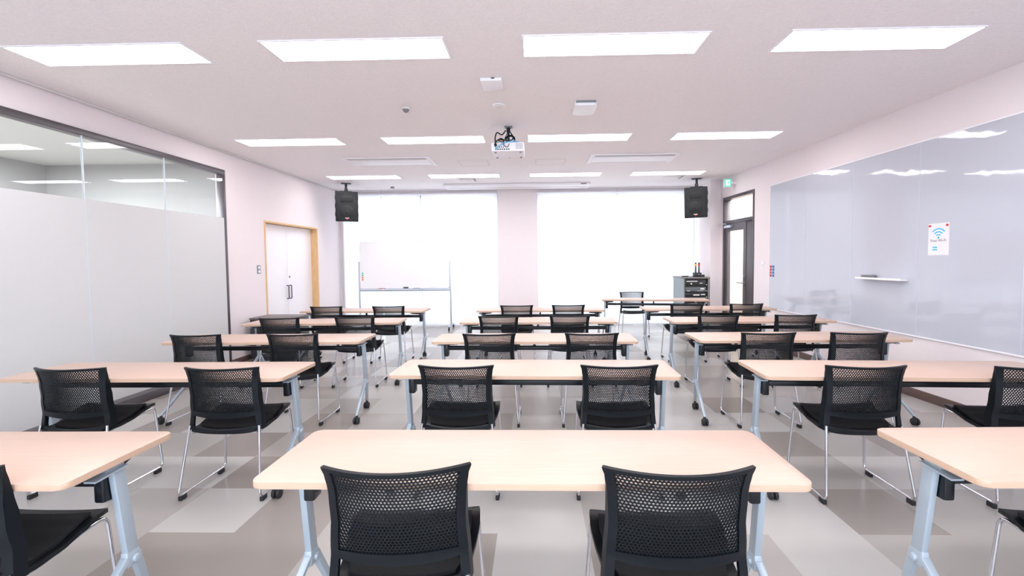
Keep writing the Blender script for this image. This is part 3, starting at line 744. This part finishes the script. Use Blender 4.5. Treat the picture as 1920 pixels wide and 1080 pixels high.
# ------------------------------------------------------------------ flip-top table on castors
def make_table():
    t = bpy.data.objects.new('training_table', None); t.empty_display_size = .1; COL.objects.link(t)
    bm = bmesh.new(); add_prism(bm, rounded_rect(1.8, .455, .032, 6), .697, .72, mi_side=1, mi_cap=0, bev=.0025)
    obj('tabletop', bm, [M['wood'], M['edge']], t)
    bm = bmesh.new(); add_box(bm, -.80, .80, -.022, .022, .604, .642, bev=.010, seg=3); obj('beam', bm, M['blackbeam'], t)
    boxobj('centre_hook', (-.012, .012, -.012, .012, .64, .698), M['blackbeam'], t, bev=.003)
    for s in (-1, 1):
        bm = bmesh.new()
        prof = [(-.15, .6965), (-.15, .682), (-.05, .652), (.06, .652), (.14, .682), (.14, .6965)]
        va = [bm.verts.new((s*.70, y, max(z, .66))) for y, z in prof]; vb = [bm.verts.new((s*.833, y, z)) for y, z in prof]
        bm.faces.new(va); bm.faces.new(vb[::-1])
        for q in range(6): bm.faces.new((va[q], va[(q+1) % 6], vb[(q+1) % 6], vb[q]))
        add_box(bm, s*.812-.02, s*.812+.02, -.025, .04, .545, .66, bev=.008)
        add_cyl(bm, (s*.812-.022, .008, .58), (1, 0, 0), .012, .044, 12)
        obj('hinge_bracket', bm, M['blackbeam'], t)
        bm = bmesh.new()
        add_hexa(bm, [(s*.836, -.10, .658), (s*.879, -.10, .658), (s*.879, .03, .664), (s*.836, .03, .664)], [(s*.836, -.10, .664), (s*.879, -.10, .664), (s*.879, .03, .671), (s*.836, .03, .671)])
        add_box(bm, s*.848-.012, s*.848+.012, -.04, .03, .668, .697)
        obj('release_lever', bm, M['silver'], t)
        bm = bmesh.new()
        def sec(x, y, z, hx, hy): return [(x-hx, y-hy, z), (x+hx, y-hy, z), (x+hx, y+hy, z), (x-hx, y+hy, z)]
        add_hexa(bm, sec(s*.848, .055, .31, .013, .025), sec(s*.848, .008, .694, .0125, .024))
        add_hexa(bm, sec(s*.848, .055, .265, .0165, .034), sec(s*.848, .053, .322, .0135, .027))
        add_cyl(bm, (s*.848-.026, .06, .285), (1, 0, 0), .016, .052, 14)
        bmesh.ops.bevel(bm, geom=list(bm.edges), offset=.004, segments=2, profile=.5, affect='EDGES')
        leg = obj('leg', bm, M['silver'], t)
        for y, x in ((-.265, .88), (.165, .81)):
            bm = bmesh.new(); y0 = .055+(-.014 if y < 0 else .014)
            add_hexa(bm, [(s*x-.011, y-.016, .075), (s*x+.011, y-.016, .075), (s*x+.011, y+.016, .075), (s*x-.011, y+.016, .075)],
                     [(s*.848-.0145, y0-.018, .305), (s*.848+.0145, y0-.018, .305), (s*.848+.0145, y0+.018, .305), (s*.848-.0145, y0+.018, .305)])
            bmesh.ops.bevel(bm, geom=list(bm.edges), offset=.004, segments=2, profile=.5, affect='EDGES')
            obj('foot', bm, M['silver'], leg)
            bm = bmesh.new(); cy = y-.012
            for q in (-1, 1): add_cyl(bm, (s*x+q*.014-.010, cy, .03), (1, 0, 0), .03, .020, 20, bev=.006)
            add_cyl(bm, (s*x-.012, cy, .03), (1, 0, 0), .014, .024, 12); add_cyl(bm, (s*x, y, .035), (0, 0, 1), .010, .045, 12); add_box(bm, s*x-.012, s*x+.012, cy-.02, cy+.02, .045, .066, bev=.005)
            obj('caster', bm, M['rubber'], leg)
    return t
tp = make_table()
TABLES = [(-2.426, 1.629, .002), (-2.454, 2.949, -.003), (-2.457, 4.187, -.002), (-2.484, 5.372, .05), (-2.471, 6.599, -.04),
          (-.028, 1.64, -.008), (-.013, 2.975, -.034), (-.007, 4.141, -.02), (.036, 5.357, -.016), (.076, 6.546, -.008),
          (2.298, 1.67, .014), (2.288, 2.899, -.046), (2.322, 4.135, .001), (2.444, 5.298, 0), (2.448, 6.553, -.001)]
COLN = ['left', 'middle', 'right']; ROWN = ['nearest', 'second', 'third', 'fourth', 'farthest']
for k, (x, y, a) in enumerate(TABLES):
    o = tp if k == 0 else copy_tree(tp)
    o.location = (x, y, 0); o.rotation_euler = (0, 0, a)
    c, r = k//5, k % 5
    tag(o, 'long beech-topped folding desk on castors, %s of the %s column' % (ROWN[r]+(' from the camera' if 0 < r < 4 else ''), COLN[c]), 'table', 'training desks in three columns')
o = copy_tree(tp); o.location = (2.09, 8.03, 0); o.rotation_euler = (0, 0, PI-.16)
tag(o, 'presenter desk with beech top standing before the equipment rack', 'table', 'training desks in three columns')

# ------------------------------------------------------------------ perforated black sled chair
def lerp(t, pts):
    for (a, va), (b, vb) in zip(pts, pts[1:]):
        if t <= b or (b, vb) == pts[-1]:
            k = max(0, min(1, (t-a)/(b-a))); k = k*k*(3-2*k)*.6+k*.4
            return va+(vb-va)*k
HW = [(.41, .222), (.52, .214), (.62, .207), (.72, .211), (.77, .219), (.80, .229)]
YC = [(.41, -.150), (.50, -.160), (.60, -.180), (.70, -.192), (.80, -.212)]
CV = [(.41, .022), (.52, .04), (.65, .052), (.80, .066)]
def S(u, z, off=0.):
    def P(u, z): return Vector((u*lerp(z, HW), lerp(z, YC)+lerp(z, CV)*u*u, z))
    p = P(u, z)
    if off:
        du = P(u+.02, z)-P(u-.02, z); dz = P(u, min(z+.01, .80))-P(u, max(z-.01, .41))
        n = du.cross(dz).normalized(); p = p+n*off      # n points backwards (-y)
    return p
def grid_shell(bm, us, zs, keep, t0, t1, zfun=None):
    """thick shell of the back surface over the kept cells"""
    zf = zfun or (lambda u, z: z)
    V = {}
    def vert(i, j, s):
        if (i, j, s) not in V: V[i, j, s] = bm.verts.new(S(us[i], zf(us[i], zs[j]), t0 if s == 0 else t1))
        return V[i, j, s]
    cells = {(i, j) for i in range(len(us)-1) for j in range(len(zs)-1) if keep((us[i]+us[i+1])/2, (zs[j]+zs[j+1])/2)}
    for i, j in cells:
        bm.faces.new([vert(i, j, 0), vert(i, j+1, 0), vert(i+1, j+1, 0), vert(i+1, j, 0)])
        bm.faces.new([vert(i, j, 1), vert(i+1, j, 1), vert(i+1, j+1, 1), vert(i, j+1, 1)])
        for (di, dj), (a, b) in {(-1, 0): ((i, j), (i, j+1)), (1, 0): ((i+1, j), (i+1, j+1)), (0, -1): ((i, j), (i+1, j)), (0, 1): ((i, j+1), (i+1, j+1))}.items():
            if (i+di, j+dj) not in cells:
                bm.faces.new([vert(*a, 0), vert(*b, 0), vert(*b, 1), vert(*a, 1)])

def make_chair():
    t = bpy.data.objects.new('sled_chair', None); t.empty_display_size = .1; COL.objects.link(t)
    # backrest frame: top rail, two uprights, lower panel rim and the bar behind the seat
    UI = .872
    us = [-1, -.97, -.91, -UI] + [-UI+2*UI*k/16 for k in range(1, 16)] + [UI, .91, .97, 1]
    zs = [.415, .43, .445, .46, .48, .502, .517, .532, .56, .59, .62, .65, .68, .71, .74, .76, .775, .787, .791, .795, .80]
    bm = bmesh.new()
    def top(u, z): return z
    grid_shell(bm, us, zs, lambda u, z: abs(u) > UI or z > .787, -.006, .006)
    # forward flange along both uprights
    for s in (-1, 1):
        ring = []
        for z in [.412+.388*k/16 for k in range(17)]:
            p = S(s, z); d = Vector((s*.15, .85, 0)).normalized(); L = .034 if z < .62 else .034*max(.0, (.80-z)/.18)**.8+.001
            n = Vector((s, 0, 0))
            ring.append([bm.verts.new(q) for q in (p-n*.010-d*.005, p+n*.001-d*.005, p+n*.001+d*L, p-n*.007+d*L)])
        for a, b in zip(ring, ring[1:]):
            for k in range(4): bm.faces.new((a[k], a[(k+1) % 4], b[(k+1) % 4], b[k]))
        bm.faces.new(ring[0][::-1]); bm.faces.new(ring[-1])
    # bar behind the seat, sagging in the middle
    def bar(zc, sag, ydip, ht, th):
        ring = []
        for k in range(25):
            u = -.97+1.94*k/24; c = S(u, .43); q = 1-u*u
            c = Vector((c.x, c.y-ydip*q, zc-sag*q))
            ring.append([bm.verts.new(c+Vector(o)) for o in ((0, -th, -ht*.6), (0, th, -ht), (0, th, ht), (0, -th*.6, ht))])
        for a, b in zip(ring, ring[1:]):
            for k in range(4): bm.faces.new((a[k], a[(k+1) % 4], b[(k+1) % 4], b[k]))
        bm.faces.new(ring[0][::-1]); bm.faces.new(ring[-1])
    bar(.425, .020, .012, .014, .010)
    obj('backrest_frame', bm, M['black'], t, smooth=50)
    # perforated panel: staggered holes, plus a plain rim at the bottom
    bm = bmesh.new(); px, pz = .01165, .0101; nc, nr = 32, 26
    z0 = .531; V = {}
    def hv(a, z, s):
        k = (round(a, 5), round(z, 5), s)
        if k not in V: V[k] = bm.verts.new(S(a/.2115, z, -.0025 if s == 0 else .0025))
        return V[k]
    ce = [(math.cos(math.radians(90+60*k))*px/math.sqrt(3), math.sin(math.radians(90+60*k))*px/math.sqrt(3)*(pz/(px*.8660254))) for k in range(6)]
    ho = [(math.cos(math.radians(90+60*k))*.0045, math.sin(math.radians(90+60*k))*.0045) for k in range(6)]
    for r in range(nr):
        for c in range(nc):
            x = (c-(nc-1)/2+(.5 if r % 2 else 0)-.25)*px; z = z0+r*pz
            O = [[hv(x+a, z+b, s) for a, b in ce] for s in (0, 1)]
            I = [[bm.verts.new(S((x+a)/.2115, z+b, -.0025 if s == 0 else .0025)) for a, b in ho] for s in (0, 1)]
            for k in range(6):
                l = (k+1) % 6
                bm.faces.new((O[0][k], O[0][l], I[0][l], I[0][k])); bm.faces.new((O[1][l], O[1][k], I[1][k], I[1][l]))
                bm.faces.new((I[0][k], I[0][l], I[1][l], I[1][k]))
    us2 = [-.88+1.76*k/20 for k in range(21)]
    grid_shell(bm, us2, [.503, .512, .521, .530], lambda u, z: True, -.006, .006, lambda u, z: z-.016*(1-u*u)*(.534-z)/.031)
    obj('backrest_panel', bm, M['black'], t, smooth=40)
    # seat shell
    def seat_pt(u, v, inset=0., lift=0.):
        y = -.155+.365*v
        hw = lerp(v, [(0, .195), (.25, .215), (.7, .236), (.92, .232), (1, .205)])-inset
        z = lerp(v, [(0, .406), (.25, .406), (.45, .420), (.65, .449), (.80, .467), (.92, .471), (1, .456)])
        z += .016*(abs(u)**3)*(1-v*.45)
        return Vector((u*hw, y+inset*(.5-v)*2, z+lift))
    bm = bmesh.new(); nu, nv = 14, 16; T = []
    for k in range(nv+1):
        T.append([[bm.verts.new(seat_pt(-1+2*i/nu, k/nv, 0, dz)) for i in range(nu+1)] for dz in (0, -.016)])
    for k in range(nv):
        for i in range(nu):
            a, b = T[k], T[k+1]
            bm.faces.new((a[0][i], a[0][i+1], b[0][i+1], b[0][i])); bm.faces.new((a[1][i], b[1][i], b[1][i+1], a[1][i+1]))
        for i in (0, nu):
            bm.faces.new((T[k][0][i], T[k+1][0][i], T[k+1][1][i], T[k][1][i]))
    for k in (0, nv):
        for i in range(nu): bm.faces.new((T[k][0][i], T[k][0][i+1], T[k][1][i+1], T[k][1][i]))
    obj('seat', bm, M['blackseat'], t, smooth=60)
    bm = bmesh.new(); T = []
    for k in range(nv+1):
        T.append([[bm.verts.new(seat_pt(-1+2*i/nu, .08+.80*k/nv, .03, dz)) for i in range(nu+1)] for dz in (.008, -.004)])
    for k in range(nv):
        for i in range(nu):
            a, b = T[k], T[k+1]; bm.faces.new((a[0][i], a[0][i+1], b[0][i+1], b[0][i]))
        for i in (0, nu): bm.faces.new((T[k][0][i], T[k+1][0][i], T[k+1][1][i], T[k][1][i]))
    for k in (0, nv):
        for i in range(nu): bm.faces.new((T[k][0][i], T[k][0][i+1], T[k][1][i+1], T[k][1][i]))
    obj('seat_pad', bm, M['blackfab'], t, smooth=60)
    # chrome sled loops
    for s in (-1, 1):
        bm = bmesh.new()
        pts = [(s*.213, -.142, .44), (s*.248, -.215, .030), (s*.248, .205, .030), (s*.222, .185, .448), (s*.217, .10, .440), (s*.205, -.02, .408), (s*.195, -.14, .392)]
        add_tube(bm, fillet(pts, .035, 6), .0078, 10)
        leg = obj('sled_leg', bm, M['chrome'], t, smooth=60)
        for y in (-.18, .16):
            boxobj('glide', (s*.248-.011, s*.248+.011, y-.024, y+.024, 0, .028), M['rubber'], leg, bev=.004)
    bm = bmesh.new(); add_tube(bm, [(-.195, -.11, .395), (.195, -.11, .395)], .007, 10); add_tube(bm, [(-.217, .10, .436), (.217, .10, .436)], .007, 10)
    obj('crossbar', bm, M['chrome'], t, smooth=60)
    return t
cp = make_chair()
# column, row, seat, x, y, rotation
CH = [(0, 0, 1, -1.90, 1.512, 0),
      (0, 1, 0, -2.835, 2.835, -.02), (0, 1, 1, -1.895, 2.83, .0), (0, 2, 0, -2.995, 4.068, .0), (0, 2, 1, -2.13, 4.068, 0),
      (0, 3, 0, -2.90, 5.21, .03), (0, 3, 1, -2.055, 5.25, .03), (0, 4, 0, -2.94, 6.47, 0), (0, 4, 1, -2.05, 6.45, 0),
      (1, 0, 0, -.44, 1.52, .05), (1, 0, 1, .43, 1.51, 0), (1, 1, 0, -.475, 2.852, -.03), (1, 1, 1, .50, 2.842, -.01),
      (1, 2, 0, -.396, 4.022, 0), (1, 2, 1, .483, 4.015, 0), (1, 3, 0, -.41, 5.24, 0), (1, 3, 1, .39, 5.24, 0), (1, 4, 0, -.253, 6.43, 0), (1, 4, 1, .463, 6.43, 0),
      (2, 0, 0, 1.96, 1.52, -.02), (2, 1, 0, 1.915, 2.80, -.02), (2, 1, 1, 2.84, 2.75, -.05),
      (2, 2, 0, 1.96, 3.99, 0), (2, 2, 1, 2.70, 3.97, -.04), (2, 3, 0, 2.02, 5.18, 0), (2, 3, 1, 2.86, 5.18, 0), (2, 4, 0, 2.09, 6.43, 0), (2, 4, 1, 2.90, 6.43, 0)]
first = True
for c, r, s, x, y, a in CH:
    o = cp if first else copy_tree(cp); first = False
    o.location = (x, y, 0); o.rotation_euler = (0, 0, a)
    tag(o, 'black perforated sled chair, %s seat at the %s desk of the %s column' % (('left', 'right')[s], ROWN[r], COLN[c]), 'chair', 'chairs at the training desks')
o = copy_tree(cp); o.location = (1.83, 8.47, 0); o.rotation_euler = (0, 0, PI)
tag(o, 'lone black chair facing the camera behind the presenter desk', 'chair', 'chairs at the training desks')
